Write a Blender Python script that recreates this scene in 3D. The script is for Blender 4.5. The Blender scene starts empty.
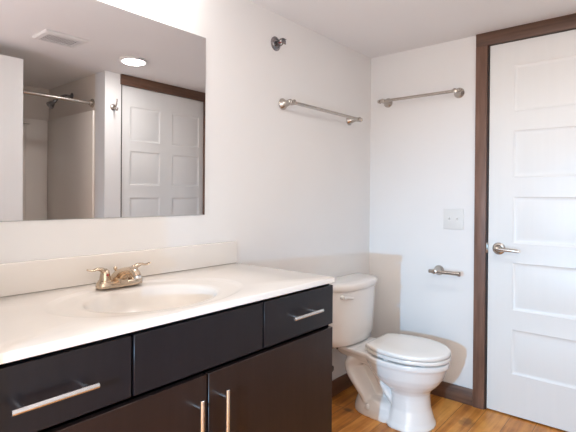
import bpy, bmesh, math, random
from mathutils import Vector, Matrix
random.seed(3)
C = bpy.context.scene.collection
PI = math.pi
S = bpy.context.scene

# ------------------------------------------------------------------ camera
CAM_LOC = Vector((1.527, -2.6716, 1.1872))
yaw, pitch, roll = math.radians(39.965), math.radians(0.3224), math.radians(0.431)
fwd = Vector((-math.sin(yaw) * math.cos(pitch), math.cos(yaw) * math.cos(pitch), -math.sin(pitch)))
rt = Vector((math.cos(yaw), math.sin(yaw), 0)); up = rt.cross(fwd)
r2 = rt * math.cos(roll) + up * math.sin(roll); u2 = -rt * math.sin(roll) + up * math.cos(roll)
cd = bpy.data.cameras.new('camera'); cam = bpy.data.objects.new('camera', cd); C.objects.link(cam)
m = Matrix.Identity(4)
for i in range(3):
    m[i][0] = r2[i]; m[i][1] = u2[i]; m[i][2] = -fwd[i]; m[i][3] = CAM_LOC[i]
cam.matrix_world = m
cd.sensor_width = 36.0; cd.lens = 454.25 / 576 * 36; cd.shift_y = -16.885 / 576; cd.clip_start = 0.02
S.camera = cam

# ------------------------------------------------------------------ light and exposure
w = bpy.data.worlds.new('world'); S.world = w; w.use_nodes = True
bg = w.node_tree.nodes['Background']; bg.inputs[0].default_value = (1.0, 0.885, 0.775, 1); bg.inputs[1].default_value = 3.8
S.view_settings.view_transform = 'Standard'; S.view_settings.look = 'None'
S.view_settings.exposure = 0.0; S.view_settings.gamma = 1.0; S.view_settings.use_curve_mapping = False
kl = bpy.data.lights.new('doorway_light', 'POINT'); kl.energy = 24; kl.color = (0.16, 0.55, 1.0); kl.shadow_soft_size = 0.005
ko = bpy.data.objects.new('doorway_light', kl); ko.location = (1.0, -2.96, 0.972); C.objects.link(ko)
sl = bpy.data.lights.new('doorway_beam', 'SPOT'); sl.energy = 142; sl.color = (0.23, 0.60, 0.96); sl.shadow_soft_size = 0.005
sl.spot_size = math.radians(62); sl.spot_blend = 1.0
so = bpy.data.objects.new('doorway_beam', sl); so.location = (1.0, -2.96, 0.972); C.objects.link(so)
so.rotation_euler = (Vector((0.86, 0.0, 0.32)) - Vector(so.location)).to_track_quat('-Z', 'Y').to_euler()
CEIL_LAMP = 135.0      # emission of the ceiling disc
VAN_LAMP = 23.0        # emission of each vanity shade
WARM = (1.0, 0.97, 0.92, 1); WARMC = (1.0, 0.99, 0.97, 1)

# ------------------------------------------------------------------ materials
def mat(name, col, rough=0.5, metal=0.0, var=0.0, vscale=(8, 8, 8), bump=0.0, bscale=120, coat=0.0, emit=None, estr=0.0, spec=0.5, col2=None, detail=4):
    mt = bpy.data.materials.new(name); mt.use_nodes = True
    nt = mt.node_tree; b = nt.nodes['Principled BSDF']
    b.inputs['Base Color'].default_value = (*col, 1); b.inputs['Roughness'].default_value = rough
    b.inputs['Metallic'].default_value = metal; b.inputs['Coat Weight'].default_value = coat
    b.inputs['Specular IOR Level'].default_value = spec
    if coat: b.inputs['Coat Roughness'].default_value = 0.08
    if emit:
        b.inputs['Emission Color'].default_value = emit; b.inputs['Emission Strength'].default_value = estr
    tc = nt.nodes.new('ShaderNodeTexCoord')
    if var or col2:
        mp = nt.nodes.new('ShaderNodeMapping'); mp.inputs['Scale'].default_value = vscale
        nt.links.new(tc.outputs['Object'], mp.inputs[0])
        n = nt.nodes.new('ShaderNodeTexNoise'); n.inputs['Scale'].default_value = 1.0; n.inputs['Detail'].default_value = detail
        nt.links.new(mp.outputs[0], n.inputs['Vector'])
        r = nt.nodes.new('ShaderNodeValToRGB')
        r.color_ramp.elements[0].position = 0.3; r.color_ramp.elements[1].position = 0.7
        c2 = col2 or tuple(min(1, c * (1 + var)) for c in col); c1 = col if col2 else tuple(c * (1 - var) for c in col)
        r.color_ramp.elements[0].color = (*c1, 1); r.color_ramp.elements[1].color = (*c2, 1)
        nt.links.new(n.outputs['Fac'], r.inputs[0]); nt.links.new(r.outputs[0], b.inputs['Base Color'])
    if bump:
        n2 = nt.nodes.new('ShaderNodeTexNoise'); n2.inputs['Scale'].default_value = bscale; n2.inputs['Detail'].default_value = 3
        nt.links.new(tc.outputs['Object'], n2.inputs['Vector'])
        bp = nt.nodes.new('ShaderNodeBump'); bp.inputs['Strength'].default_value = bump; bp.inputs['Distance'].default_value = 0.002
        nt.links.new(n2.outputs['Fac'], bp.inputs['Height']); nt.links.new(bp.outputs[0], b.inputs['Normal'])
    return mt

M = {}
M['wall'] = mat('painted_wall', (0.80, 0.785, 0.775), 0.55, var=0.01, vscale=(3, 3, 3), bump=0.06, bscale=180)
M['alcove'] = mat('alcove_shaded_paint', (0.76, 0.695, 0.64), 0.5, var=0.01, vscale=(3, 3, 3), bump=0.05, bscale=180)  # wall paint with the alcove's shade mixed into the colour as beige
M['ceiling'] = mat('painted_ceiling', (0.83, 0.825, 0.835), 0.8, var=0.01, vscale=(2, 2, 2), bump=0.08, bscale=140)
M['door'] = mat('door_paint', (0.79, 0.785, 0.775), 0.38, var=0.008, vscale=(40, 40, 2), bump=0.03, bscale=160)
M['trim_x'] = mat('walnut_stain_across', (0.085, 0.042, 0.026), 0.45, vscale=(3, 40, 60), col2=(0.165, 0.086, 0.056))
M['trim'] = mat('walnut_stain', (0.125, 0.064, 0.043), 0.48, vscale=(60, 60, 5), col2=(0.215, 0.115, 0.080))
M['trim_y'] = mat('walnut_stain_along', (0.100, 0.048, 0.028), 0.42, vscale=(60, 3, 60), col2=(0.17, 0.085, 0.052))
M['jamb'] = mat('dark_jamb', (0.035, 0.02, 0.015), 0.5, var=0.2, vscale=(40, 40, 6))
M['espresso'] = mat('espresso_veneer_sheen', (0.0072, 0.0058, 0.0078), 0.36, vscale=(60, 60, 4), col2=(0.0100, 0.0080, 0.0104), bump=0.02, bscale=300, spec=0.38)  # drawer fronts: bluish sheen put into the veneer colour, left out for the doors
M['espresso_door'] = mat('espresso_veneer_doors', (0.0150, 0.0070, 0.0055), 0.36, vscale=(60, 60, 4), col2=(0.021, 0.010, 0.008), bump=0.02, bscale=300, spec=0.38)
M['carcass'] = mat('carcass_dark', (0.012, 0.007, 0.006), 0.5, var=0.2, vscale=(30, 30, 4))
M['marble'] = mat('cultured_marble', (0.775, 0.725, 0.675), 0.25, var=0.012, vscale=(5, 5, 5), coat=0.2)
M['nickel'] = mat('brushed_nickel', (0.50, 0.455, 0.41), 0.26, 1.0, var=0.05, vscale=(150, 150, 20))
M['nickel_warm'] = mat('satin_nickel_faucet', (0.60, 0.485, 0.37), 0.24, 1.0, var=0.05, vscale=(150, 150, 150))
M['chrome'] = mat('chrome', (0.80, 0.80, 0.82), 0.10, 1.0, var=0.02, vscale=(60, 60, 60))
M['steel'] = mat('pull_steel', (0.76, 0.79, 0.82), 0.24, 1.0, var=0.03, vscale=(150, 150, 150))
M['mirror'] = mat('mirror_glass', (0.74, 0.73, 0.735), 0.0, 1.0, var=0.002, vscale=(2, 2, 2))
M['mirror_edge'] = mat('mirror_edge', (0.45, 0.46, 0.46), 0.3, var=0.05)
M['china'] = mat('vitreous_china', (0.82, 0.80, 0.785), 0.10, var=0.006, vscale=(5, 5, 5), coat=0.5)
M['seat'] = mat('seat_plastic', (0.84, 0.815, 0.785), 0.18, var=0.006, vscale=(5, 5, 5), coat=0.3)
M['plastic'] = mat('white_plastic', (0.80, 0.79, 0.77), 0.35, var=0.01, vscale=(9, 9, 9))
M['plate'] = mat('plate_plastic', (0.73, 0.72, 0.70), 0.35, var=0.01, vscale=(9, 9, 9))
M['rubber'] = mat('dark_rubber', (0.03, 0.03, 0.03), 0.6, var=0.1)
M['vent'] = mat('vent_plastic', (0.74, 0.73, 0.73), 0.5, var=0.01)
M['vent_dark'] = mat('vent_dark', (0.05, 0.05, 0.055), 0.7, var=0.1)
M['surround'] = mat('acrylic_surround', (0.88, 0.82, 0.765), 0.22, var=0.01, vscale=(3, 3, 3))
M['lamp'] = mat('lamp_diffuser', (0.9, 0.9, 0.88), 0.4, var=0.01, emit=WARMC, estr=CEIL_LAMP)
M['shade'] = mat('lit_glass_shade', (0.9, 0.88, 0.84), 0.4, var=0.01, emit=WARM, estr=VAN_LAMP)
M['sprinkler'] = mat('sprinkler_metal', (0.30, 0.29, 0.30), 0.22, 1.0, var=0.3, vscale=(90, 90, 90))
M['red_dot'] = mat('hot_mark', (0.35, 0.03, 0.03), 0.4, var=0.05)

def floor_mat():
    mt = bpy.data.materials.new('oak_planks'); mt.use_nodes = True; nt = mt.node_tree; N = nt.nodes; L = nt.links
    b = N['Principled BSDF']; b.inputs['Roughness'].default_value = 0.33
    tc = N.new('ShaderNodeTexCoord'); mp = N.new('ShaderNodeMapping')
    mp.inputs['Rotation'].default_value = (0, 0, PI / 2); mp.inputs['Location'].default_value = (0.22, -0.245 + 0.24, 0)
    L.new(tc.outputs['Object'], mp.inputs[0])
    # mapped: u = -y + .37, v = x - .005 ; plank rows run along the room's length
    bt = N.new('ShaderNodeTexBrick'); bt.inputs['Scale'].default_value = 1; bt.inputs['Brick Width'].default_value = 1.15
    bt.inputs['Row Height'].default_value = 0.125; bt.inputs['Mortar Size'].default_value = 0.0013; bt.inputs['Mortar Smooth'].default_value = 0.3
    bt.inputs['Color1'].default_value = (0, 0, 0, 1); bt.inputs['Color2'].default_value = (1, 1, 1, 1); bt.inputs['Mortar'].default_value = (0.5, 0.5, 0.5, 1)
    bt.offset = 0.37
    L.new(mp.outputs[0], bt.inputs['Vector'])
    gm = N.new('ShaderNodeMapping'); gm.inputs['Scale'].default_value = (38, 3.2, 1)
    L.new(tc.outputs['Object'], gm.inputs[0])
    addv = N.new('ShaderNodeVectorMath'); addv.operation = 'MULTIPLY_ADD'
    L.new(bt.outputs['Color'], addv.inputs[0]); addv.inputs[1].default_value = (7, 13, 3); L.new(gm.outputs[0], addv.inputs[2])
    gr = N.new('ShaderNodeTexNoise'); gr.inputs['Scale'].default_value = 1; gr.inputs['Detail'].default_value = 6; gr.inputs['Distortion'].default_value = 0.6
    L.new(addv.outputs[0], gr.inputs['Vector'])
    big = N.new('ShaderNodeTexNoise'); big.inputs['Scale'].default_value = 7; big.inputs['Detail'].default_value = 3
    L.new(tc.outputs['Object'], big.inputs['Vector'])
    r = N.new('ShaderNodeValToRGB'); e = r.color_ramp.elements
    e[0].position = 0.33; e[0].color = (0.29, 0.085, 0.012, 1); e[1].position = 0.70; e[1].color = (0.78, 0.36, 0.085, 1)
    mid = r.color_ramp.elements.new(0.5); mid.color = (0.55, 0.205, 0.032, 1)
    mixf = N.new('ShaderNodeMath'); mixf.operation = 'MULTIPLY_ADD'; mixf.inputs[1].default_value = 0.55
    L.new(gr.outputs['Fac'], mixf.inputs[0])
    m2 = N.new('ShaderNodeMath'); m2.operation = 'MULTIPLY'; m2.inputs[1].default_value = 0.34; L.new(big.outputs['Fac'], m2.inputs[0])
    m3 = N.new('ShaderNodeMath'); m3.operation = 'MULTIPLY_ADD'; m3.inputs[1].default_value = 0.19
    L.new(bt.outputs['Color'], m3.inputs[0]); L.new(m2.outputs[0], m3.inputs[2]); L.new(m3.outputs[0], mixf.inputs[2])
    L.new(mixf.outputs[0], r.inputs[0])
    # one dark spot near the toilet, then knots
    kn = None
    last = r.outputs[0]
    for (kx, ky, sx, sy) in ((0.172, -0.515, 22, 34), (0.72, -0.22, 20, 14), (0.83, -0.30, 30, 16), (0.40, -0.16, 30, 20)):
        km = N.new('ShaderNodeMapping'); km.vector_type = 'POINT'; km.inputs['Location'].default_value = (-kx * sx, -ky * sy, 0); km.inputs['Scale'].default_value = (sx, sy, 1)
        ns = N.new('ShaderNodeTexNoise'); ns.inputs['Scale'].default_value = 30
        L.new(tc.outputs['Object'], ns.inputs['Vector']); L.new(tc.outputs['Object'], km.inputs[0])
        ln = N.new('ShaderNodeVectorMath'); ln.operation = 'LENGTH'; L.new(km.outputs[0], ln.inputs[0])
        ad = N.new('ShaderNodeMath'); ad.operation = 'MULTIPLY_ADD'; ad.inputs[1].default_value = 0.9; L.new(ns.outputs['Fac'], ad.inputs[0]); L.new(ln.outputs['Value'], ad.inputs[2])
        rr = N.new('ShaderNodeMapRange'); rr.inputs[1].default_value = 0.75; rr.inputs[2].default_value = 1.35; rr.inputs[3].default_value = 0.72 if kx < 0.2 else 0.45; rr.inputs[4].default_value = 0
        L.new(ad.outputs[0], rr.inputs[0])
        mx = N.new('ShaderNodeMixRGB'); mx.inputs[2].default_value = (0.05, 0.022, 0.01, 1); L.new(rr.outputs[0], mx.inputs[0]); L.new(last, mx.inputs[1]); last = mx.outputs[0]
    ms = N.new('ShaderNodeMixRGB'); ms.inputs[2].default_value = (0.15, 0.055, 0.018, 1)
    L.new(bt.outputs['Fac'], ms.inputs[0]); L.new(last, ms.inputs[1]); L.new(ms.outputs[0], b.inputs['Base Color'])
    bp = N.new('ShaderNodeBump'); bp.inputs['Strength'].default_value = 0.08; bp.inputs['Distance'].default_value = 0.002
    L.new(gr.outputs['Fac'], bp.inputs['Height']); L.new(bp.outputs[0], b.inputs['Normal'])
    return mt
M['floor'] = floor_mat()

# ------------------------------------------------------------------ shape helpers (world coordinates)
def nb(): return bmesh.new()
def bx(bm, x0, x1, y0, y1, z0, z1, bev=0.0, seg=2):
    t = bmesh.new(); bmesh.ops.create_cube(t, size=1)
    for v in t.verts:
        v.co = Vector((x0 + (v.co.x + .5) * (x1 - x0), y0 + (v.co.y + .5) * (y1 - y0), z0 + (v.co.z + .5) * (z1 - z0)))
    if bev: bmesh.ops.bevel(t, geom=t.edges[:], offset=bev, segments=seg, affect='EDGES', profile=0.5)
    me = bpy.data.meshes.new('t'); t.to_mesh(me); t.free(); bm.from_mesh(me); bpy.data.meshes.remove(me); return bm
def loft(bm, rings, cap0=True, cap1=True, close=False):
    R = [[bm.verts.new(p) for p in r] for r in rings]; n = len(R[0])
    pairs = list(zip(R, R[1:])) + ([(R[-1], R[0])] if close else [])
    for a, b in pairs:
        for i in range(n):
            j = (i + 1) % n
            try: bm.faces.new((a[i], a[j], b[j], b[i]))
            except ValueError: pass
    if cap0 and not close: bm.faces.new(R[0][::-1])
    if cap1 and not close: bm.faces.new(R[-1])
    return bm
def frame(d):
    d = Vector(d).normalized(); a = Vector((0, 0, 1)) if abs(d.z) < 0.9 else Vector((1, 0, 0))
    u = d.cross(a).normalized(); return d, u, u.cross(d)
def lathe(bm, o, d, prof, n=28):
    o = Vector(o); d, u, v = frame(d)
    return loft(bm, [[o + d * t + (u * math.cos(2 * PI * i / n) + v * math.sin(2 * PI * i / n)) * max(r, 1e-5) for i in range(n)] for t, r in prof])
def cyl(bm, a, b, r0, r1=None, n=24):
    a, b = Vector(a), Vector(b); r1 = r0 if r1 is None else r1; L = (b - a).length; e = min(r0, r1, L) * 0.12
    return lathe(bm, a, b - a, [(0, r0 - e), (e, r0), (L - e, r1), (L, r1 - e)], n)
def tube(bm, pts, rad, n=18, sub=5):
    P = [Vector(p) for p in pts]; rad = rad if isinstance(rad, (list, tuple)) else [rad] * len(P)
    Q, Rr = [], []
    for i in range(len(P) - 1):                      # Catmull-Rom
        p0 = P[max(i - 1, 0)]; p1 = P[i]; p2 = P[i + 1]; p3 = P[min(i + 2, len(P) - 1)]
        for k in range(sub):
            t = k / sub
            Q.append(0.5 * ((2 * p1) + (p2 - p0) * t + (2 * p0 - 5 * p1 + 4 * p2 - p3) * t * t + (3 * p1 - p0 - 3 * p2 + p3) * t ** 3))
            ra, rb = rad[i], rad[i + 1]
            Rr.append(tuple(x + (y - x) * t for x, y in zip(ra, rb)) if isinstance(ra, tuple) else ra + (rb - ra) * t)
    Q.append(P[-1]); Rr.append(rad[-1])
    d, u, v = frame(Q[1] - Q[0]); rings = []
    for i, q in enumerate(Q):
        tg = (Q[min(i + 1, len(Q) - 1)] - Q[max(i - 1, 0)]).normalized()
        u = (u - tg * u.dot(tg)).normalized(); v = u.cross(tg)
        ra, rb = Rr[i] if isinstance(Rr[i], tuple) else (Rr[i], Rr[i])
        rings.append([q + u * ra * math.cos(2 * PI * k / n) + v * rb * math.sin(2 * PI * k / n) for k in range(n)])
    return loft(bm, rings)

def world_base(o):
    p = Vector((0, 0, 0))
    while o: p += o.location; o = o.parent
    return p
def obj(name, bm, m, parent=None, label=None, smooth=38):
    bmesh.ops.recalc_face_normals(bm, faces=bm.faces[:])
    me = bpy.data.meshes.new(name)
    if parent: base = world_base(parent); loc = Vector((0, 0, 0))
    else:
        xs = [v.co for v in bm.verts]
        base = Vector(((min(v.x for v in xs) + max(v.x for v in xs)) / 2, (min(v.y for v in xs) + max(v.y for v in xs)) / 2, min(v.z for v in xs))); loc = base
    if name == 'floor': base = loc = Vector((0, 0, 0))
    bmesh.ops.translate(bm, verts=bm.verts[:], vec=-base)
    bm.to_mesh(me); bm.free(); me.materials.append(M[m]); me.shade_smooth()
    me.set_sharp_from_angle(angle=math.radians(smooth))
    o = bpy.data.objects.new(name, me); C.objects.link(o); o.location = loc
    if parent: o.parent = parent
    if label: o['label'] = label
    return o
def thing(name, label, cat, loc, group=None):
    o = bpy.data.objects.new(name, None); C.objects.link(o); o.location = loc; o.empty_display_size = 0.05
    o['label'] = label; o['category'] = cat
    if group: o['group'] = group
    return o
def tag(o, label, cat, group=None):
    o['label'] = label; o['category'] = cat
    if group: o['group'] = group
    return o
def struct(name, bm, m, label=None, cat=None, parent=None):
    o = obj(name, bm, m, parent)
    if not parent:
        o['kind'] = 'structure'
        if label: o['label'] = label
        if cat: o['category'] = cat
    return o

# ------------------------------------------------------------------ the setting
H = 2.112; W = 1.70; YF = -2.47
bm = nb(); bx(bm, -0.1, 2.75, -4.2, 0.12, -0.06, 0); struct('floor', bm, 'floor', 'honey brown oak plank floor', 'floor')
bm = nb(); bx(bm, -0.1, 2.75, YF - 0.115, 0.12, H, H + 0.08); struct('ceiling', bm, 'ceiling', 'flat white painted ceiling', 'ceiling')
bm = nb(); bx(bm, -0.1, 0, YF - 0.115, 0.12, 0, H); struct('wall_left', bm, 'wall', 'white wall holding the mirror and the longer towel bar', 'wall')
DX0, DX1, DZ = 0.749, 1.524, 2.041
bm = nb(); bx(bm, 0, DX0, 0, 0.06, 0, H); bx(bm, DX1, 2.75, 0, 0.06, 0, H); bx(bm, DX0, DX1, 0, 0.06, DZ, H); bx(bm, 0, 2.75, 0.06, 0.12, 0, H)
struct('wall_back', bm, 'wall', 'white wall behind the toilet with the panel door', 'wall')
EY0, EY1 = -0.826, -0.012
AX, AY, SXW = 2.67, -0.96, 1.850
bm = nb(); bx(bm, W, 1.76, AY, EY0, 0, H); bx(bm, W, 1.76, EY1, 0, 0, H); bx(bm, W, 1.76, EY0, EY1, DZ, H); bx(bm, 1.76, 1.82, AY + 0.06, 0, 0, H)
bx(bm, 1.76, SXW, AY, AY + 0.06, 0, H)
w_r = struct('wall_right', bm, 'wall', 'white wall with the shower alcove, seen in the mirror', 'wall')
bm = nb(); bx(bm, SXW, AX, AY, AY + 0.06, 0, H); bx(bm, AX, 2.75, YF, AY + 0.06, 0, H); struct('wall_alcove', bm, 'alcove', 'wall above the shower surround, toned beige for alcove shade', 'wall')
bm = nb(); bx(bm, 0, 0.64, YF - 0.115, YF, 0, H); bx(bm, 1.62, 2.75, YF - 0.115, YF, 0, H); bx(bm, 0.64, 1.62, YF - 0.115, YF, 2.05, H)
struct('wall_front', bm, 'wall', 'white wall with the open entry doorway', 'wall')

def skirting(bm, x0, x1, y0, y1, face):
    h = 0.094
    bx(bm, x0, x1, y0, y1, 0, h, 0.003)
bm = nb(); skirting(bm, 0.0005, 0.6815, -0.0125, -0.0003, 'y'); struct('baseboard_back', bm, 'trim_x', 'dark wood baseboard beside the door casing', 'baseboard')
bm = nb(); skirting(bm, 0.0003, 0.0125, -1.200, -0.0130, 'x'); struct('baseboard_left', bm, 'trim_y', 'dark wood baseboard between vanity and corner', 'baseboard')

# ------------------------------------------------------------------ doors
def panel_face(bm, w, h, cols, rows, T):
    """door slab in local (u,v,n): u across, v up, n outward; moulded panels on the front, flat back. T maps to world"""
    us = sorted({0.0, w, *[c for cc in cols for c in cc]}); vs = sorted({0.0, h, *[c for cc in rows for c in cc]})
    th = 0.035; cache = {}
    def V(u, v, n):
        k = (round(u, 5), round(v, 5), round(n, 5))
        if k not in cache: cache[k] = bm.verts.new(T(u, v, n))
        return cache[k]
    prof = [(0, 0), (0.003, 0.0012), (0.007, -0.001), (0.013, -0.0045), (0.024, -0.0045), (0.040, -0.0012)]
    for i in range(len(us) - 1):
        for j in range(len(vs) - 1):
            u0, u1, v0, v1 = us[i], us[i + 1], vs[j], vs[j + 1]
            if any(abs(u0 - c[0]) < 1e-6 for c in cols) and any(abs(v0 - r[0]) < 1e-6 for r in rows):
                pr = None
                for ins, dp in prof:
                    q = [V(u0 + ins, v0 + ins, dp), V(u1 - ins, v0 + ins, dp), V(u1 - ins, v1 - ins, dp), V(u0 + ins, v1 - ins, dp)]
                    if pr:
                        for k in range(4): bm.faces.new((pr[k], pr[(k + 1) % 4], q[(k + 1) % 4], q[k]))
                    pr = q
                bm.faces.new(pr)
            else: bm.faces.new((V(u0, v0, 0), V(u1, v0, 0), V(u1, v1, 0), V(u0, v1, 0)))
    for i in range(len(us) - 1):
        for v, s in ((0, 1), (h, -1)): bm.faces.new((V(us[i], v, 0), V(us[i + 1], v, 0), V(us[i + 1], v, -th), V(us[i], v, -th)))
    for j in range(len(vs) - 1):
        for u in (0, w): bm.faces.new((V(u, vs[j], 0), V(u, vs[j + 1], 0), V(u, vs[j + 1], -th), V(u, vs[j], -th)))
    for i in range(len(us) - 1):
        for j in range(len(vs) - 1): bm.faces.new((V(us[i], vs[j], -th), V(us[i + 1], vs[j], -th), V(us[i + 1], vs[j + 1], -th), V(us[i], vs[j + 1], -th)))
    return bm
ROWS = [(0.220, 0.470), (0.567, 0.833), (0.931, 1.191), (1.289, 1.549), (1.646, 1.904)]
dw = DX1 - DX0 - 0.008
bm = nb(); panel_face(bm, dw, 2.029, [(0.122, dw - 0.122)], ROWS, lambda u, v, n: (DX0 + 0.005 + u, 0.003 - n, v + 0.008))
d1 = struct('door_1', bm, 'door', 'closed white five panel door with lever handle', 'door')
hx, hz = 0.811, 0.909
hb = nb(); lathe(hb, (hx, 0.003, hz), (0, -1, 0), [(-0.001, 0.033), (0.006, 0.033), (0.010, 0.029), (0.011, 0.021), (0.028, 0.013), (0.034, 0.0135), (0.056, 0.0135), (0.058, 0.009)], 32)
dh = obj('door_handle', hb, 'nickel', d1, 'brushed nickel lever handle')
lb = nb(); tube(lb, [(hx - 0.012, -0.045, hz), (hx + 0.01, -0.047, hz), (hx + 0.045, -0.048, hz - 0.001), (hx + 0.085, -0.046, hz - 0.003), (hx + 0.112, -0.044, hz - 0.006)], [(0.010, 0.010), (0.0105, 0.0115), (0.008, 0.0095), (0.0065, 0.008), (0.005, 0.006)], 16)
obj('lever', lb, 'nickel', dh)

# casing of door_1
t1b = nb(); bx(t1b, 0.6825, 0.744, -0.0185, -0.0002, 0, 2.0405, 0.002)
t1 = struct('trim_1', t1b, 'trim', 'dark stained wood casing around the closed door', 'door casing')
hbm = nb(); bx(hbm, 0.6825, 1.5905, -0.0185, -0.0002, 2.0405, H - 0.0003, 0.002); obj('head_casing', hbm, 'trim_x', t1)
rb = nb(); bx(rb, 1.529, 1.5905, -0.0185, -0.0002, 0, 2.0405, 0.002); obj('side_casing', rb, 'trim', t1)
jb = nb(); bx(jb, DX0 - 0.006, DX0 + 0.0016, -0.004, 0.06, 0.0, DZ); bx(jb, DX1 - 0.0016, DX1 + 0.006, -0.004, 0.06, 0, DZ); bx(jb, DX0, DX1, -0.004, 0.06, DZ - 0.0016, DZ + 0.004)
obj('jamb', jb, 'jamb', t1)
sb = nb(); bx(sb, DX0 - 0.004, DX0 + 0.0022, -0.0065, -0.0035, hz - 0.028, hz + 0.028, 0.001); obj('strike_plate', sb, 'nickel', t1, 'small nickel strike plate')

# double column panel door in the right wall (seen in the mirror)
ew = EY1 - EY0 - 0.008
cols2 = [(0.066, 0.346), (0.456, ew - 0.056)]
rows2 = [(0.10, 0.38), (0.455, 0.735), (0.815, 1.09), (1.173, 1.535 - 0.268 + 0.0), (1.267 + 0.0, 1.535), (1.605, 1.88)]
rows2 = [(0.165, 0.435), (0.525, 0.80), (0.893, 1.166), (1.257, 1.530), (1.602, 1.878)]
bm = nb(); panel_face(bm, ew, 2.025, cols2, rows2, lambda u, v, n: (W + 0.004 - n, EY0 + 0.004 + u, v + 0.008))
d2 = struct('door_2', bm, 'door', 'white two column panel door seen in the mirror', 'door')
tb = nb(); bx(tb, W - 0.018, W - 0.0002, -0.838, -0.0192, 2.033, H - 0.0003, 0.002)
t2 = struct('trim_2', tb, 'trim_y', 'dark wood head board over the mirrored door', 'door casing')
tb = nb(); bx(tb, W - 0.018, W - 0.0002, -0.0192 - 0.013, -0.0192, 0, 2.033, 0.002); obj('side_casing', tb, 'trim', t2)
tb = nb(); bx(tb, W - 0.002, W + 0.05, EY0 - 0.004, EY0 + 0.003, 0, 2.033); obj('jamb', tb, 'jamb', t2)

# open entry door leaf
LX = 1.582
bm = nb(); lw = 0.875; panel_face(bm, lw, 2.022, [(0.128, lw - 0.128)], ROWS, lambda u, v, n: (LX - n, -1.560 - lw + u, v + 0.010))
d3 = struct('door_3', bm, 'door', 'open white entry door leaf at the left of the mirror', 'door')
for hz3 in (0.25, 1.02, 1.80):
    hb = nb(); cyl(hb, (LX + 0.038, -1.560 - lw - 0.004, hz3 - 0.045), (LX + 0.038, -1.560 - lw - 0.004, hz3 + 0.045), 0.007); bx(hb, LX + 0.004, LX + 0.037, -1.560 - lw - 0.0035, -1.560 - lw - 0.0005, hz3 - 0.045, hz3 + 0.045)
    obj('hinge', hb, 'nickel', d3, 'brushed nickel hinge')

# ------------------------------------------------------------------ mirror
mr = thing('wall_mirror', 'large frameless wall mirror above the vanity', 'mirror', (0.003, -1.85, 1.106))
bm = nb(); bx(bm, 0.0005, 0.0050, -2.290, -1.410, 1.106, 1.862); obj('backing', bm, 'mirror_edge', mr, 'dark mirror edge')
bm = nb(); bx(bm, 0.0050, 0.0062, -2.2885, -1.4115, 1.1075, 1.8605); obj('glass', bm, 'mirror', mr)

# ------------------------------------------------------------------ vanity cabinet
VY0, VY1, FX = -2.458, -1.232, 0.548
van = thing('vanity_cabinet', 'long espresso brown bathroom vanity cabinet with flat drawers and doors', 'vanity', (0.27, -1.84, 0))
bm = nb()
bx(bm, 0.002, FX - 0.0195, VY0, VY0 + 0.018, 0.0, 0.860); bx(bm, 0.002, FX - 0.0195, VY1 - 0.018, VY1, 0.0, 0.860)
bx(bm, 0.002, FX - 0.0195, VY0, VY1, 0.10, 0.118); bx(bm, 0.002, 0.010, VY0, VY1, 0.1, 0.860)
bx(bm, FX - 0.06, FX - 0.0195, VY0, VY1, 0.680, 0.716); bx(bm, FX - 0.040, FX - 0.0195, VY0, VY1, 0.835, 0.860)
for yy in (-2.077, -1.619, -1.845): bx(bm, FX - 0.05, FX - 0.0195, yy - 0.02, yy + 0.02, 0.118, 0.835)
bx(bm, FX - 0.022, FX - 0.0195, VY0, VY1, 0.10, 0.860)
obj('carcass', bm, 'carcass', van)
bm = nb(); bx(bm, FX - 0.095, FX - 0.08, VY0 + 0.018, VY1 - 0.018, 0.0, 0.10); obj('toe_kick', bm, 'carcass', van)
def bar_pull(par, c, axis, half, standoff=0.032, post=0.064):
    c = Vector(c); a = Vector(axis)
    b = nb(); cyl(b, c + Vector((standoff, 0, 0)) - a * half, c + Vector((standoff, 0, 0)) + a * half, 0.0062)
    h = obj('handle', b, 'steel', par, 'round steel bar pull')
    for s in (-1, 1):
        b = nb(); cyl(b, c + a * post * s - Vector((0.0004, 0, 0)), c + a * post * s + Vector((standoff, 0, 0)), 0.0048); obj('post', b, 'steel', h)
    return h
def front(name, y0, y1, z0, z1, m='espresso', label=None):
    b = nb(); bx(b, FX - 0.019, FX, y0, y1, z0, z1, 0.0012, 1); return obj(name, b, m, van, label)
a = front('drawer', VY0, -2.0805, 0.705, 0.852); bar_pull(a, (FX, -2.2636, 0.7735), (0, 1, 0), 0.086)
front('false_front', -2.0735, -1.6225, 0.705, 0.852)
a = front('drawer', -1.6155, VY1, 0.705, 0.852); bar_pull(a, (FX, -1.4225, 0.780), (0, 1, 0), 0.080, post=0.052)
a = front('door', VY0, -1.8485, 0.115, 0.691, 'espresso_door'); bar_pull(a, (FX, -1.8906, 0.556), (0, 0, 1), 0.086)
a = front('door', -1.8415, VY1, 0.115, 0.691, 'espresso_door'); bar_pull(a, (FX, -1.799, 0.556), (0, 0, 1), 0.086)

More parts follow.
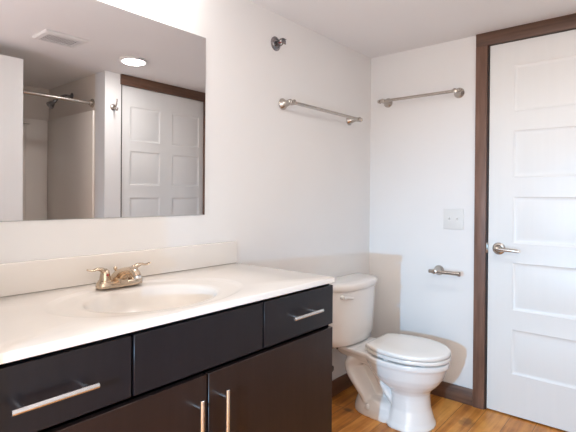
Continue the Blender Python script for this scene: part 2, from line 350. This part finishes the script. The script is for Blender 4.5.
# ------------------------------------------------------------------ vanity top with moulded oval basin
TZ, TT = 0.883, 0.0225
TY0, TY1, TX = -2.466, -1.231, 0.5545
BCX, BCY = 0.305, -1.855
vt = thing('countertop', 'cream cultured marble countertop with moulded oval basin', 'countertop', (0.28, -1.85, TZ - TT))
def make_top():
    bm = nb(); n = 96
    angs = [2 * PI * i / n for i in range(n)]
    x0 = 0.001
    for cxn, cyn in ((TX, TY1), (x0, TY1), (x0, TY0), (TX, TY0)):
        an = math.atan2(cyn - BCY, cxn - BCX) % (2 * PI)
        k = min(range(len(angs)), key=lambda i: abs((angs[i] - an + PI) % (2 * PI) - PI)); angs[k] = an
    angs.sort()
    def rect(a, ins, z):
        c, s = math.cos(a), math.sin(a); t = 1e9
        if c > 1e-9: t = min(t, (TX - BCX) / c)
        if c < -1e-9: t = min(t, (x0 - BCX) / c)
        if s > 1e-9: t = min(t, (TY1 - BCY) / s)
        if s < -1e-9: t = min(t, (TY0 - BCY) / s)
        x, y = BCX + c * t, BCY + s * t
        return (min(max(x, x0 + ins), TX - ins), min(max(y, TY0 + ins), TY1 - ins), z)
    def ell(a, ax, ay, z, cx=BCX):
        # same parameter angle by direction
        c, s = math.cos(a), math.sin(a); r = 1 / math.sqrt((c / ax) ** 2 + (s / ay) ** 2)
        return (cx + c * r, BCY + s * r, z)
    rings = [[rect(a, 0.006, TZ - TT) for a in angs], [rect(a, 0.0, TZ - TT + 0.003) for a in angs], [rect(a, 0, TZ - 0.005) for a in angs], [rect(a, 0.0016, TZ - 0.0014) for a in angs], [rect(a, 0.005, TZ) for a in angs]]
    for ax, ay, dz in ((0.222, 0.322, 0.0), (0.216, 0.314, -0.001), (0.208, 0.300, -0.005), (0.200, 0.285, -0.0065), (0.180, 0.235, -0.008), (0.166, 0.216, -0.010),
                       (0.160, 0.209, -0.014), (0.155, 0.203, -0.024), (0.148, 0.193, -0.050), (0.132, 0.172, -0.085), (0.105, 0.135, -0.112), (0.065, 0.08, -0.126), (0.024, 0.024, -0.131)):
        rings.append([ell(a, ax, ay, TZ + dz) for a in angs])
    # underside shell
    for ax, ay, dz in ((0.024, 0.024, -0.141), (0.07, 0.09, -0.137), (0.115, 0.148, -0.122), (0.142, 0.184, -0.092), (0.160, 0.206, -0.05), (0.175, 0.225, -TT)):
        rings.append([ell(a, ax, ay, TZ + dz) for a in angs])
    loft(bm, rings, close=True)
    return bm
obj('slab', make_top(), 'marble', vt, smooth=50)
bm = nb(); bx(bm, 0.001, 0.020, TY0, TY1, TZ + 0.0003, TZ + 0.0985, 0.004, 3); tag(obj('backsplash', bm, 'marble'), 'low cream backsplash strip along the wall behind the faucet', 'backsplash')
bm = nb(); lathe(bm, (BCX, BCY, TZ - 0.133), (0, 0, 1), [(0, 0.020), (0.001, 0.029), (0.0035, 0.0275), (0.0035, 0.018), (0.006, 0.017), (0.007, 0.010)]); obj('drain', bm, 'nickel', vt, 'nickel basin drain')

# ------------------------------------------------------------------ faucet
FXC, FYC = 0.108, -1.860
fz = TZ
fa = thing('faucet', 'brushed nickel two handle basin faucet', 'faucet', (FXC, FYC, fz))
def stad(hx_, hy_, z, n=40):
    return [(FXC + hx_ * math.copysign(abs(math.cos(2 * PI * i / n)) ** 0.7, math.cos(2 * PI * i / n)), FYC + hy_ * math.copysign(abs(math.sin(2 * PI * i / n)) ** 0.55, math.sin(2 * PI * i / n)), z) for i in range(n)]
bm = nb(); loft(bm, [stad(0.028, 0.080, fz + 0.0003), stad(0.029, 0.081, fz + 0.004), stad(0.0275, 0.079, fz + 0.016), stad(0.024, 0.076, fz + 0.0195)]); obj('base_plate', bm, 'nickel_warm', fa)
bm = nb(); tube(bm, [(FXC - 0.016, FYC, fz + 0.008), (FXC - 0.006, FYC, fz + 0.026), (FXC + 0.020, FYC, fz + 0.040), (FXC + 0.050, FYC, fz + 0.051), (FXC + 0.076, FYC, fz + 0.0565), (FXC + 0.096, FYC, fz + 0.053), (FXC + 0.106, FYC, fz + 0.042)],
     [(0.022, 0.030), (0.022, 0.027), (0.021, 0.021), (0.0175, 0.0165), (0.015, 0.0145), (0.0145, 0.013), (0.0135, 0.0125)], 22)
loft(bm, [[(FXC + dx * sc - 0.004, FYC + dy * sc2, fz + z) for dx, dy in ((-0.016, -0.026), (0.020, -0.024), (0.034, -0.014), (0.034, 0.014), (0.020, 0.024), (-0.016, 0.026))] for sc, sc2, z in ((1.0, 1.0, 0.012), (0.98, 0.95, 0.026), (0.9, 0.72, 0.038))])
sp = obj('spout', bm, 'nickel_warm', fa)
bm = nb(); lathe(bm, (FXC + 0.1055, FYC, fz + 0.043), (0.35, 0, -1), [(0, 0.012), (0.007, 0.012), (0.008, 0.009)]); obj('aerator', bm, 'chrome', sp)
bm = nb(); cyl(bm, (FXC - 0.030, FYC, fz + 0.015), (FXC - 0.030, FYC, fz + 0.050), 0.0025); lathe(bm, (FXC - 0.030, FYC, fz + 0.048), (0, 0, 1), [(0, 0.003), (0.004, 0.0062), (0.010, 0.0062), (0.013, 0.003)]); obj('lift_rod', bm, 'nickel_warm', fa)
for s in (-1, 1):
    hy = FYC + s * 0.0525
    bm = nb(); lathe(bm, (FXC, hy, fz + 0.014), (0, 0, 1), [(0, 0.0235), (0.010, 0.0225), (0.0115, 0.0185), (0.014, 0.018), (0.030, 0.0155), (0.042, 0.0125), (0.048, 0.006)]); h = obj('handle', bm, 'nickel_warm', fa)
    bm = nb(); tube(bm, [(FXC, hy, fz + 0.050), (FXC + 0.001, hy + s * 0.012, fz + 0.060), (FXC + 0.002, hy + s * 0.028, fz + 0.064), (FXC + 0.003, hy + s * 0.044, fz + 0.061), (FXC + 0.003, hy + s * 0.061, fz + 0.065)], [(0.013, 0.011), (0.011, 0.008), (0.009, 0.0048), (0.0085, 0.0038), (0.007, 0.0028)], 16)
    obj('lever', bm, 'nickel_warm', h)
    if s < 0:
        bm = nb(); lathe(bm, (FXC + 0.0155, hy, fz + 0.043), (1, 0, 0.25), [(0, 0.0038), (0.003, 0.0034), (0.0035, 0.001)]); obj('hot_mark', bm, 'red_dot', h, 'small red hot water mark')

# ------------------------------------------------------------------ toilet
TYC = -0.405
toi = thing('toilet', 'white two piece round front toilet with closed lid', 'toilet', (0.35, TYC, 0))
def oval(xb, xf, hw, z, n=48, nb_=2.4, nf=2.0, xm=None):
    xm = (xb + xf) / 2 - 0.03 * (xf - xb) / 0.45 if xm is None else xm; out = []
    for i in range(n):
        a = 2 * PI * i / n; c, s = math.cos(a), math.sin(a)
        e = 2 / (nf if c >= 0 else nb_); r = (xf - xm) if c >= 0 else (xm - xb)
        out.append((xm + r * math.copysign(abs(c) ** e, c), TYC + hw * math.copysign(abs(s) ** e, s), z))
    return out
def egg(xb, xf, hw, z, n=96, xm=0.475, cut=1.36):
    """round-front outline: front half ellipse, back half a longer ellipse cut straight at xb"""
    out = []; L = (xm - xb) * cut
    for i in range(n):
        a = 2 * PI * i / n; c, s_ = math.cos(a), math.sin(a)
        if c >= 0: out.append((xm + (xf - xm) * c, TYC + hw * math.copysign(abs(s_) ** 0.97, s_), z)); continue
        x = xm + L * c; k = max(0.0, (xb + 0.012 - x)); x = x if k == 0 else xb + 0.012 - 0.012 * min(1, k / 0.014)
        y = hw * s_
        out.append((x, TYC + y, z))
    return out
bm = nb()
loft(bm, [oval(0.385, 0.616, 0.138, 0.0, nb_=3.2), oval(0.385, 0.616, 0.138, 0.012, nb_=3.2), oval(0.392, 0.608, 0.126, 0.03, nb_=3.2), oval(0.405, 0.592, 0.106, 0.09, nb_=3.4), oval(0.405, 0.586, 0.100, 0.15, nb_=3.4), oval(0.398, 0.588, 0.101, 0.172, nb_=3.2),
          oval(0.375, 0.598, 0.112, 0.190), oval(0.345, 0.617, 0.129, 0.208), oval(0.315, 0.637, 0.145, 0.230), oval(0.285, 0.656, 0.158, 0.260), oval(0.262, 0.668, 0.166, 0.295), oval(0.250, 0.675, 0.169, 0.312), oval(0.245, 0.680, 0.171, 0.319), oval(0.242, 0.684, 0.174, 0.323), oval(0.240, 0.685, 0.175, 0.343), oval(0.246, 0.680, 0.170, 0.349)])
# foot
loft(bm, [oval(0.166, 0.60, 0.114, 0.0, nb_=2.6), oval(0.166, 0.60, 0.114, 0.022, nb_=2.6), oval(0.170, 0.59, 0.110, 0.040, nb_=2.6), oval(0.176, 0.55, 0.100, 0.062, nb_=2.6), oval(0.186, 0.45, 0.085, 0.085, nb_=2.6), oval(0.205, 0.36, 0.060, 0.100, nb_=2.6)])
# trapway: rising limb, bend, falling limb
tube(bm, [(0.50, TYC, 0.050), (0.455, TYC, 0.075), (0.402, TYC, 0.130), (0.348, TYC, 0.205), (0.292, TYC, 0.275), (0.222, TYC, 0.296), (0.166, TYC, 0.262), (0.170, TYC, 0.210), (0.216, TYC, 0.145), (0.258, TYC, 0.085), (0.282, TYC, 0.020)],
     [(0.070, 0.030), (0.080, 0.032), (0.090, 0.033), (0.094, 0.034), (0.094, 0.040), (0.098, 0.048), (0.110, 0.052), (0.113, 0.050), (0.108, 0.044), (0.100, 0.042), (0.092, 0.045)], 26)
loft(bm, [oval(0.26, 0.45, 0.030, 0.0), oval(0.21, 0.45, 0.028, 0.18), oval(0.16, 0.42, 0.035, 0.27), oval(0.16, 0.42, 0.07, 0.34)])
# deck below the tank
def rr(x0, x1, hw0, hw1, z, n=40):
    out = []
    for i in range(n):
        a = 2 * PI * i / n; c, s = math.cos(a), math.sin(a)
        x = (x0 + x1) / 2 + (x1 - x0) / 2 * math.copysign(abs(c) ** 0.35, c); hwv = hw0 + (hw1 - hw0) * (x - x0) / (x1 - x0)
        out.append((x, TYC + hwv * math.copysign(abs(s) ** 0.35, s), z))
    return out
loft(bm, [rr(0.075, 0.30, 0.075, 0.11, 0.290), rr(0.045, 0.33, 0.095, 0.135, 0.318), rr(0.030, 0.34, 0.105, 0.152, 0.334), rr(0.028, 0.34, 0.107, 0.155, 0.350), rr(0.032, 0.335, 0.103, 0.150, 0.354)])
bowl = obj('bowl', bm, 'china', toi, smooth=180)
rm = bowl.modifiers.new('remesh', 'REMESH'); rm.mode = 'VOXEL'; rm.voxel_size = 0.0045; rm.use_smooth_shade = True
sm = bowl.modifiers.new('smooth', 'SMOOTH'); sm.factor = 0.5; sm.iterations = 3
def tk(x0, xf, hw, bow, z, n=56):
    out = []
    for i in range(n):
        a = 2 * PI * i / n; c, s = math.cos(a), math.sin(a)
        y = hw * math.copysign(abs(s) ** (0.34 if c > 0 else 0.22), s)
        fr = xf - bow * (y / hw) ** 2; xm = x0 + 0.06
        x = xm + ((fr - xm) * abs(c) ** 0.42 if c >= 0 else -(xm - x0) * abs(c) ** 0.22)
        out.append((x, TYC + y, z))
    return out
bm = nb(); loft(bm, [tk(0.030, 0.180, 0.192, 0.045, 0.3565), tk(0.020, 0.194, 0.206, 0.050, 0.366), tk(0.016, 0.200, 0.211, 0.052, 0.40), tk(0.012, 0.210, 0.220, 0.055, 0.55), tk(0.010, 0.213, 0.223, 0.056, 0.668)])
tank = obj('tank', bm, 'china', toi, smooth=60)
bm = nb(); loft(bm, [tk(0.008, 0.217, 0.226, 0.057, 0.668), tk(0.005, 0.224, 0.2325, 0.058, 0.672), tk(0.004, 0.225, 0.2335, 0.058, 0.696), tk(0.006, 0.222, 0.231, 0.058, 0.703), tk(0.014, 0.210, 0.221, 0.055, 0.7085), tk(0.04, 0.16, 0.18, 0.03, 0.711)])
obj('tank_lid', bm, 'china', toi, smooth=60)
ly = TYC - 0.178
bm = nb(); lathe(bm, (0.160, ly, 0.638), (0.93, -0.36, 0), [(0, 0.012), (0.018, 0.012), (0.021, 0.009), (0.028, 0.008)], 20)
tube(bm, [(0.185, ly - 0.012, 0.638), (0.192, ly + 0.008, 0.637), (0.201, ly + 0.030, 0.634), (0.208, ly + 0.050, 0.631)], [(0.008, 0.010), (0.006, 0.009), (0.005, 0.0085), (0.004, 0.0065)], 14)
obj('flush_lever', bm, 'plastic', toi, 'white flush lever')
# seat ring and lid
def seat_ring():
    b = nb(); o = [egg(0.288, 0.689, 0.174, z) for z in (0.3600, 0.3780)]
    i_ = [egg(0.345, 0.615, 0.110, z) for z in (0.3780, 0.3600)]
    o1 = egg(0.286, 0.692, 0.178, 0.369)
    loft(b, [o[0], o1, o[1], i_[0], i_[1]], close=True); return b
st = obj('seat', seat_ring(), 'seat', toi, smooth=60)
for bxp, byp in ((0.42, -0.150), (0.42, 0.150), (0.60, -0.110), (0.60, 0.110)):
    bm = nb(); bx(bm, bxp - 0.012, bxp + 0.012, TYC + byp - 0.006, TYC + byp + 0.006, 0.3485, 0.3605, 0.002); obj('bumper', bm, 'seat', st)
bm = nb(); loft(bm, [egg(0.286, 0.685, 0.175, 0.3800), egg(0.282, 0.689, 0.179, 0.3835), egg(0.282, 0.689, 0.179, 0.3965), egg(0.285, 0.686, 0.176, 0.4010), egg(0.295, 0.678, 0.168, 0.4028), egg(0.36, 0.60, 0.10, 0.4035)])
obj('lid', bm, 'seat', toi, smooth=60)
for s in (-1, 1):
    bm = nb(); cyl(bm, (0.276, TYC + s * 0.078 - 0.02, 0.378), (0.276, TYC + s * 0.078 + 0.02, 0.378), 0.011); bx(bm, 0.262, 0.290, TYC + s * 0.078 - 0.017, TYC + s * 0.078 + 0.017, 0.3555, 0.378, 0.003); obj('hinge', bm, 'seat', toi)
    bm = nb(); lathe(bm, (0.285, TYC + s * 0.098, 0.040), (0, 0, 1), [(0, 0.016), (0.012, 0.0155), (0.022, 0.011), (0.026, 0.004)]); obj('bolt_cap', bm, 'china', toi)
for s in (-1, 1):
    bm = nb(); lathe(bm, (0.10, TYC + s * 0.12, 0.3565), (0, 0, -1), [(0, 0.012), (0.01, 0.012), (0.012, 0.006), (0.028, 0.005)]); obj('tank_bolt', bm, 'rubber', toi, 'dark tank bolt')

# supply valve
sv = thing('supply_valve', 'small wall mounted water valve behind the toilet tank', 'valve', (0.02, -0.565, 0.20))
bm = nb(); lathe(bm, (0.0005, -0.565, 0.225), (1, 0, 0), [(0, 0.026), (0.003, 0.025), (0.006, 0.010), (0.045, 0.0095), (0.046, 0.014), (0.075, 0.014), (0.076, 0.009)]); obj('valve_body', bm, 'chrome', sv)
bm = nb(); lathe(bm, (0.074, -0.565, 0.225), (1, 0, 0), [(0, 0.006), (0.010, 0.006), (0.011, 0.017), (0.019, 0.018), (0.021, 0.012)], 20); obj('valve_handle', bm, 'rubber', sv, 'dark oval valve handle')
bm = nb(); tube(bm, [(0.060, -0.565, 0.236), (0.060, -0.566, 0.27), (0.066, -0.560, 0.31), (0.085, -0.548, 0.340), (0.090, -0.545, 0.357)], 0.005, 12); obj('supply_hose', bm, 'chrome', sv)

# ------------------------------------------------------------------ towel bars, paper holder
def flange(bm, p, d, r=0.030, L=0.07):
    lathe(bm, Vector(p) + Vector(d) * 0.0004, d, [(0, r), (0.005, r), (0.008, r * 0.93), (0.016, r * 0.72), (0.030, r * 0.52), (0.045, r * 0.40), (L - 0.014, r * 0.36), (L - 0.011, r * 0.46), (L + 0.011, r * 0.46), (L + 0.013, r * 0.3)], 28)
def finial(bm, p, d):
    lathe(bm, p, d, [(0, 0.0095), (0.006, 0.0095), (0.008, 0.0135), (0.014, 0.0135), (0.016, 0.010), (0.024, 0.0095), (0.026, 0.004)], 20)
tw = thing('towel_bar', 'brushed nickel towel bar on the wall between mirror and corner', 'towel bar', (0.035, -0.57, 1.64))
for y in (-0.900, -0.268):
    b = nb(); flange(b, (0, y, 1.662), (1, 0, 0)); obj('post', b, 'nickel', tw)
b = nb(); cyl(b, (0.07, -0.912, 1.662), (0.07, -0.256, 1.662), 0.0088); obj('bar', b, 'nickel', tw)
b = nb(); finial(b, (0.07, -0.256, 1.662), (0, 1, 0)); obj('finial', b, 'nickel', tw)
b = nb(); finial(b, (0.07, -0.912, 1.662), (0, -1, 0)); obj('finial', b, 'nickel', tw)
tw = thing('towel_bar', 'brushed nickel towel bar on the wall above the light switches', 'towel bar', (0.355, -0.035, 1.775))
for x in (0.130, 0.586):
    b = nb(); flange(b, (x, 0, 1.798), (0, -1, 0)); obj('post', b, 'nickel', tw)
b = nb(); cyl(b, (0.118, -0.07, 1.798), (0.598, -0.07, 1.798), 0.0088); obj('bar', b, 'nickel', tw)
b = nb(); finial(b, (0.118, -0.07, 1.798), (-1, 0, 0)); obj('finial', b, 'nickel', tw)
b = nb(); finial(b, (0.598, -0.07, 1.798), (1, 0, 0)); obj('finial', b, 'nickel', tw)
tp = thing('toilet_paper_holder', 'empty brushed nickel toilet paper holder on the wall by the door casing', 'toilet paper holder', (0.52, -0.035, 0.73))
b = nb(); flange(b, (0.476, 0, 0.753), (0, -1, 0)); obj('post', b, 'nickel', tp)
b = nb(); cyl(b, (0.452, -0.07, 0.753), (0.612, -0.07, 0.753), 0.0105); lathe(b, (0.612, -0.07, 0.753), (1, 0, 0), [(0, 0.0105), (0.001, 0.014), (0.012, 0.014), (0.014, 0.010)]); lathe(b, (0.452, -0.07, 0.753), (-1, 0, 0), [(0, 0.0085), (0.002, 0.011), (0.010, 0.011), (0.012, 0.007)]); obj('arm', b, 'nickel', tp)

# ------------------------------------------------------------------ switch plate
sw = thing('light_switch', 'white double light switch plate on the wall near the door', 'light switch', (0.56, 0, 1.00))
b = nb(); bx(b, 0.500, 0.618, -0.0055, -0.0003, 1.002, 1.121, 0.0022, 3); obj('plate', b, 'plate', sw)
for xx in (0.536, 0.582):
    b = nb(); bx(b, xx - 0.0055, xx + 0.0055, -0.0068, -0.0045, 1.049, 1.074, 0.0006); tg = obj('toggle', b, 'plastic', sw)
    b = nb(); loft(b, [[(xx - 0.0042, -0.0060, 1.056), (xx + 0.0042, -0.0060, 1.056), (xx + 0.0042, -0.0060, 1.068), (xx - 0.0042, -0.0060, 1.068)], [(xx - 0.0035, -0.0165, 1.066), (xx + 0.0035, -0.0165, 1.066), (xx + 0.0035, -0.0165, 1.074), (xx - 0.0035, -0.0165, 1.074)]]); obj('toggle_tip', b, 'plastic', tg)
    for zz in (1.031, 1.092):
        b = nb(); lathe(b, (xx, -0.0052, zz), (0, -1, 0), [(0, 0.0034), (0.001, 0.003), (0.0013, 0.001)], 14); obj('screw', b, 'plate', sw)

# ------------------------------------------------------------------ sprinkler
spk = thing('fire_sprinkler', 'small chrome sidewall fire sprinkler near the ceiling', 'sprinkler', (0.02, -0.957, 1.93))
p0 = Vector((0, -0.957, 1.957))
b = nb(); lathe(b, p0 + Vector((0.0004, 0, 0)), (1, 0, 0), [(0, 0.036), (0.003, 0.0355), (0.008, 0.030), (0.010, 0.024), (0.004, 0.020), (0.004, 0.012)], 32); obj('escutcheon', b, 'sprinkler', spk)
b = nb(); lathe(b, p0, (1, 0, 0), [(0.002, 0.012), (0.018, 0.012), (0.019, 0.009), (0.026, 0.009)], 20); 
for s in (-1, 1): tube(b, [p0 + Vector((0.020, 0, s * 0.008)), p0 + Vector((0.034, 0, s * 0.016)), p0 + Vector((0.046, 0, s * 0.012)), p0 + Vector((0.054, 0, 0))], 0.0032, 10)
obj('frame', b, 'sprinkler', spk)
b = nb(); cyl(b, p0 + Vector((0.026, 0, 0)), p0 + Vector((0.052, 0, 0)), 0.0028); obj('bulb', b, 'red_dot', spk, 'dark red glass bulb')
b = nb(); bx(b, 0.053, 0.0555, -0.957 - 0.016, -0.957 + 0.016, 1.957 - 0.012, 1.957 + 0.010, 0.0008); bx(b, 0.040, 0.062, -0.957 - 0.014, -0.957 + 0.014, 1.968, 1.970, 0.0006); obj('deflector', b, 'sprinkler', spk)

# ------------------------------------------------------------------ ceiling light and vent
cl = thing('ceiling_light', 'round lit white ceiling light, seen in the mirror', 'ceiling light', (1.289, -0.976, H - 0.03))
b = nb(); lathe(b, (1.289, -0.976, H - 0.0003), (0, 0, -1), [(0, 0.086), (0.014, 0.090), (0.018, 0.086), (0.018, 0.074), (0.010, 0.072)], 40); obj('rim', b, 'plastic', cl)
b = nb(); lathe(b, (1.289, -0.976, H - 0.009), (0, 0, -1), [(0, 0.071), (0.008, 0.071), (0.014, 0.060), (0.018, 0.035), (0.019, 0.01)], 40); obj('diffuser', b, 'lamp', cl)
vn = thing('exhaust_vent', 'square white ceiling exhaust vent grille, seen in the mirror', 'vent', (1.245, -1.475, H - 0.02))
vx0, vx1, vy0, vy1 = 1.148, 1.340, -1.600, -1.358
b = nb()
rings = []
for ins, dz in ((0, 0.0003), (0, 0.008), (0.006, 0.014), (0.026, 0.018), (0.028, 0.016), (0.030, 0.006)):
    rings.append([(vx0 + ins, vy0 + ins, H - dz), (vx1 - ins, vy0 + ins, H - dz), (vx1 - ins, vy1 - ins, H - dz), (vx0 + ins, vy1 - ins, H - dz)])
loft(b, rings, True, False); obj('frame', b, 'vent', vn, smooth=20)
b = nb(); bx(b, vx0 + 0.028, vx1 - 0.028, vy0 + 0.028, vy1 - 0.028, H - 0.005, H - 0.002); obj('backing', b, 'vent_dark', vn)
b = nb(); k = 0
ns = 15
for i in range(ns):
    yy = vy0 + 0.030 + (vy1 - vy0 - 0.060) * (i + 0.5) / ns
    bx(b, vx0 + 0.028, vx1 - 0.028, yy - 0.0017, yy + 0.0017, H - 0.0175, H - 0.0155)
for i in range(5):
    xx = vx0 + 0.028 + (vx1 - vx0 - 0.056) * (i + 0.5) / 5
    bx(b, xx - 0.003, xx + 0.003, vy0 + 0.028, vy1 - 0.028, H - 0.0172, H - 0.0158)
obj('grille', b, 'vent', vn)

# ------------------------------------------------------------------ vanity light above the mirror
vl = thing('vanity_light', 'three shade brushed nickel vanity light above the mirror', 'wall light', (0.06, -1.85, 1.95))
b = nb(); bx(b, 0.0005, 0.022, -2.09, -1.61, 1.985, 2.045, 0.004); obj('back_plate', b, 'nickel', vl)
for y in (-2.03, -1.85, -1.67):
    b = nb(); tube(b, [(0.02, y, 2.015), (0.06, y, 2.018), (0.092, y, 2.028), (0.10, y, 2.012)], 0.007, 12); ar = obj('arm', b, 'nickel', vl)
    b = nb(); lathe(b, (0.10, y, 2.014), (0, 0, -1), [(0, 0.022), (0.008, 0.026), (0.05, 0.040), (0.078, 0.046), (0.080, 0.040), (0.070, 0.02)], 28); obj('shade', b, 'shade', vl)

# ------------------------------------------------------------------ shower alcove: surround, rod, head; robe hook
su = thing('shower_surround', 'beige moulded shower surround, seen in the mirror', 'shower surround', (2.25, -1.72, 0))
SX = 1.852; ZT = 1.835
b = nb(); bx(b, SX, AX - 0.001, AY - 0.016, AY - 0.0005, 0.08, ZT, 0.004, 2); obj('end_panel', b, 'surround', su)
b = nb(); bx(b, AX - 0.017, AX - 0.001, YF + 0.017, AY - 0.0165, 0.08, ZT, 0.004, 2)
bx(b, AX - 0.05, AX - 0.015, AY - 0.34, AY - 0.17, 1.785, 1.80, 0.005); bx(b, AX - 0.06, AX - 0.015, AY - 0.30, AY - 0.20, 0.9, 1.785, 0.02, 3); obj('back_panel', b, 'surround', su)
b = nb(); bx(b, SX, AX - 0.001, YF + 0.001, YF + 0.016, 0.08, ZT, 0.004, 2); obj('side_panel', b, 'surround', su)
b = nb(); bx(b, SX, AX - 0.001, YF + 0.001, AY - 0.0005, 0.0, 0.06, 0.004); bx(b, SX, SX + 0.06, YF + 0.001, AY - 0.0005, 0.055, 0.11, 0.012, 3); obj('shower_pan', b, 'surround', su)
rd = thing('shower_rod', 'straight nickel shower curtain rod across the alcove', 'shower rod', (1.885, -1.71, 1.87))
b = nb(); cyl(b, (1.888, YF + 0.012, 1.893), (1.888, AY - 0.012, 1.893), 0.0125); obj('rod', b, 'nickel', rd)
for y, d in ((AY - 0.0003, -1), (YF + 0.0003, 1)):
    b = nb(); lathe(b, (1.888, y, 1.893), (0, d, 0), [(0, 0.034), (0.004, 0.034), (0.008, 0.030), (0.010, 0.019), (0.026, 0.018), (0.028, 0.013)], 28); obj('flange', b, 'nickel', rd)
sh = thing('shower_fixture', 'small chrome shower head on a bent arm in the alcove', 'shower head', (2.22, -1.03, 1.85))
b = nb(); lathe(b, (2.235, AY - 0.0003, 1.992), (0, -1, 0), [(0, 0.030), (0.003, 0.029), (0.009, 0.018), (0.011, 0.011)], 24); obj('escutcheon', b, 'sprinkler', sh)
b = nb(); tube(b, [(2.235, AY - 0.005, 1.992), (2.235, AY - 0.05, 1.992), (2.232, AY - 0.095, 1.972), (2.228, AY - 0.135, 1.932)], 0.009, 14); obj('arm', b, 'sprinkler', sh)
b = nb(); lathe(b, (2.228, AY - 0.130, 1.938), (-0.04, -0.70, -0.72), [(0, 0.010), (0.006, 0.015), (0.016, 0.015), (0.024, 0.012), (0.040, 0.022), (0.064, 0.031), (0.070, 0.031), (0.071, 0.025)], 26); obj('head', b, 'sprinkler', sh)
rh = thing('robe_hook', 'nickel double robe hook beside the door, seen in the mirror', 'hook', (1.68, -0.897, 1.83))
b = nb(); lathe(b, (W - 0.0003, -0.895, 1.850), (-1, 0, 0), [(0, 0.024), (0.004, 0.024), (0.008, 0.020), (0.010, 0.009), (0.030, 0.008), (0.034, 0.010)], 24); obj('plate', b, 'nickel', rh)
b = nb(); tube(b, [(W - 0.028, -0.895, 1.850), (W - 0.045, -0.895, 1.862), (W - 0.052, -0.895, 1.885), (W - 0.055, -0.895, 1.905)], [0.007, 0.006, 0.005, 0.0055], 12)
tube(b, [(W - 0.028, -0.895, 1.850), (W - 0.040, -0.895, 1.828), (W - 0.056, -0.895, 1.822), (W - 0.066, -0.895, 1.840)], [0.007, 0.006, 0.005, 0.0055], 12); obj('prongs', b, 'nickel', rh)
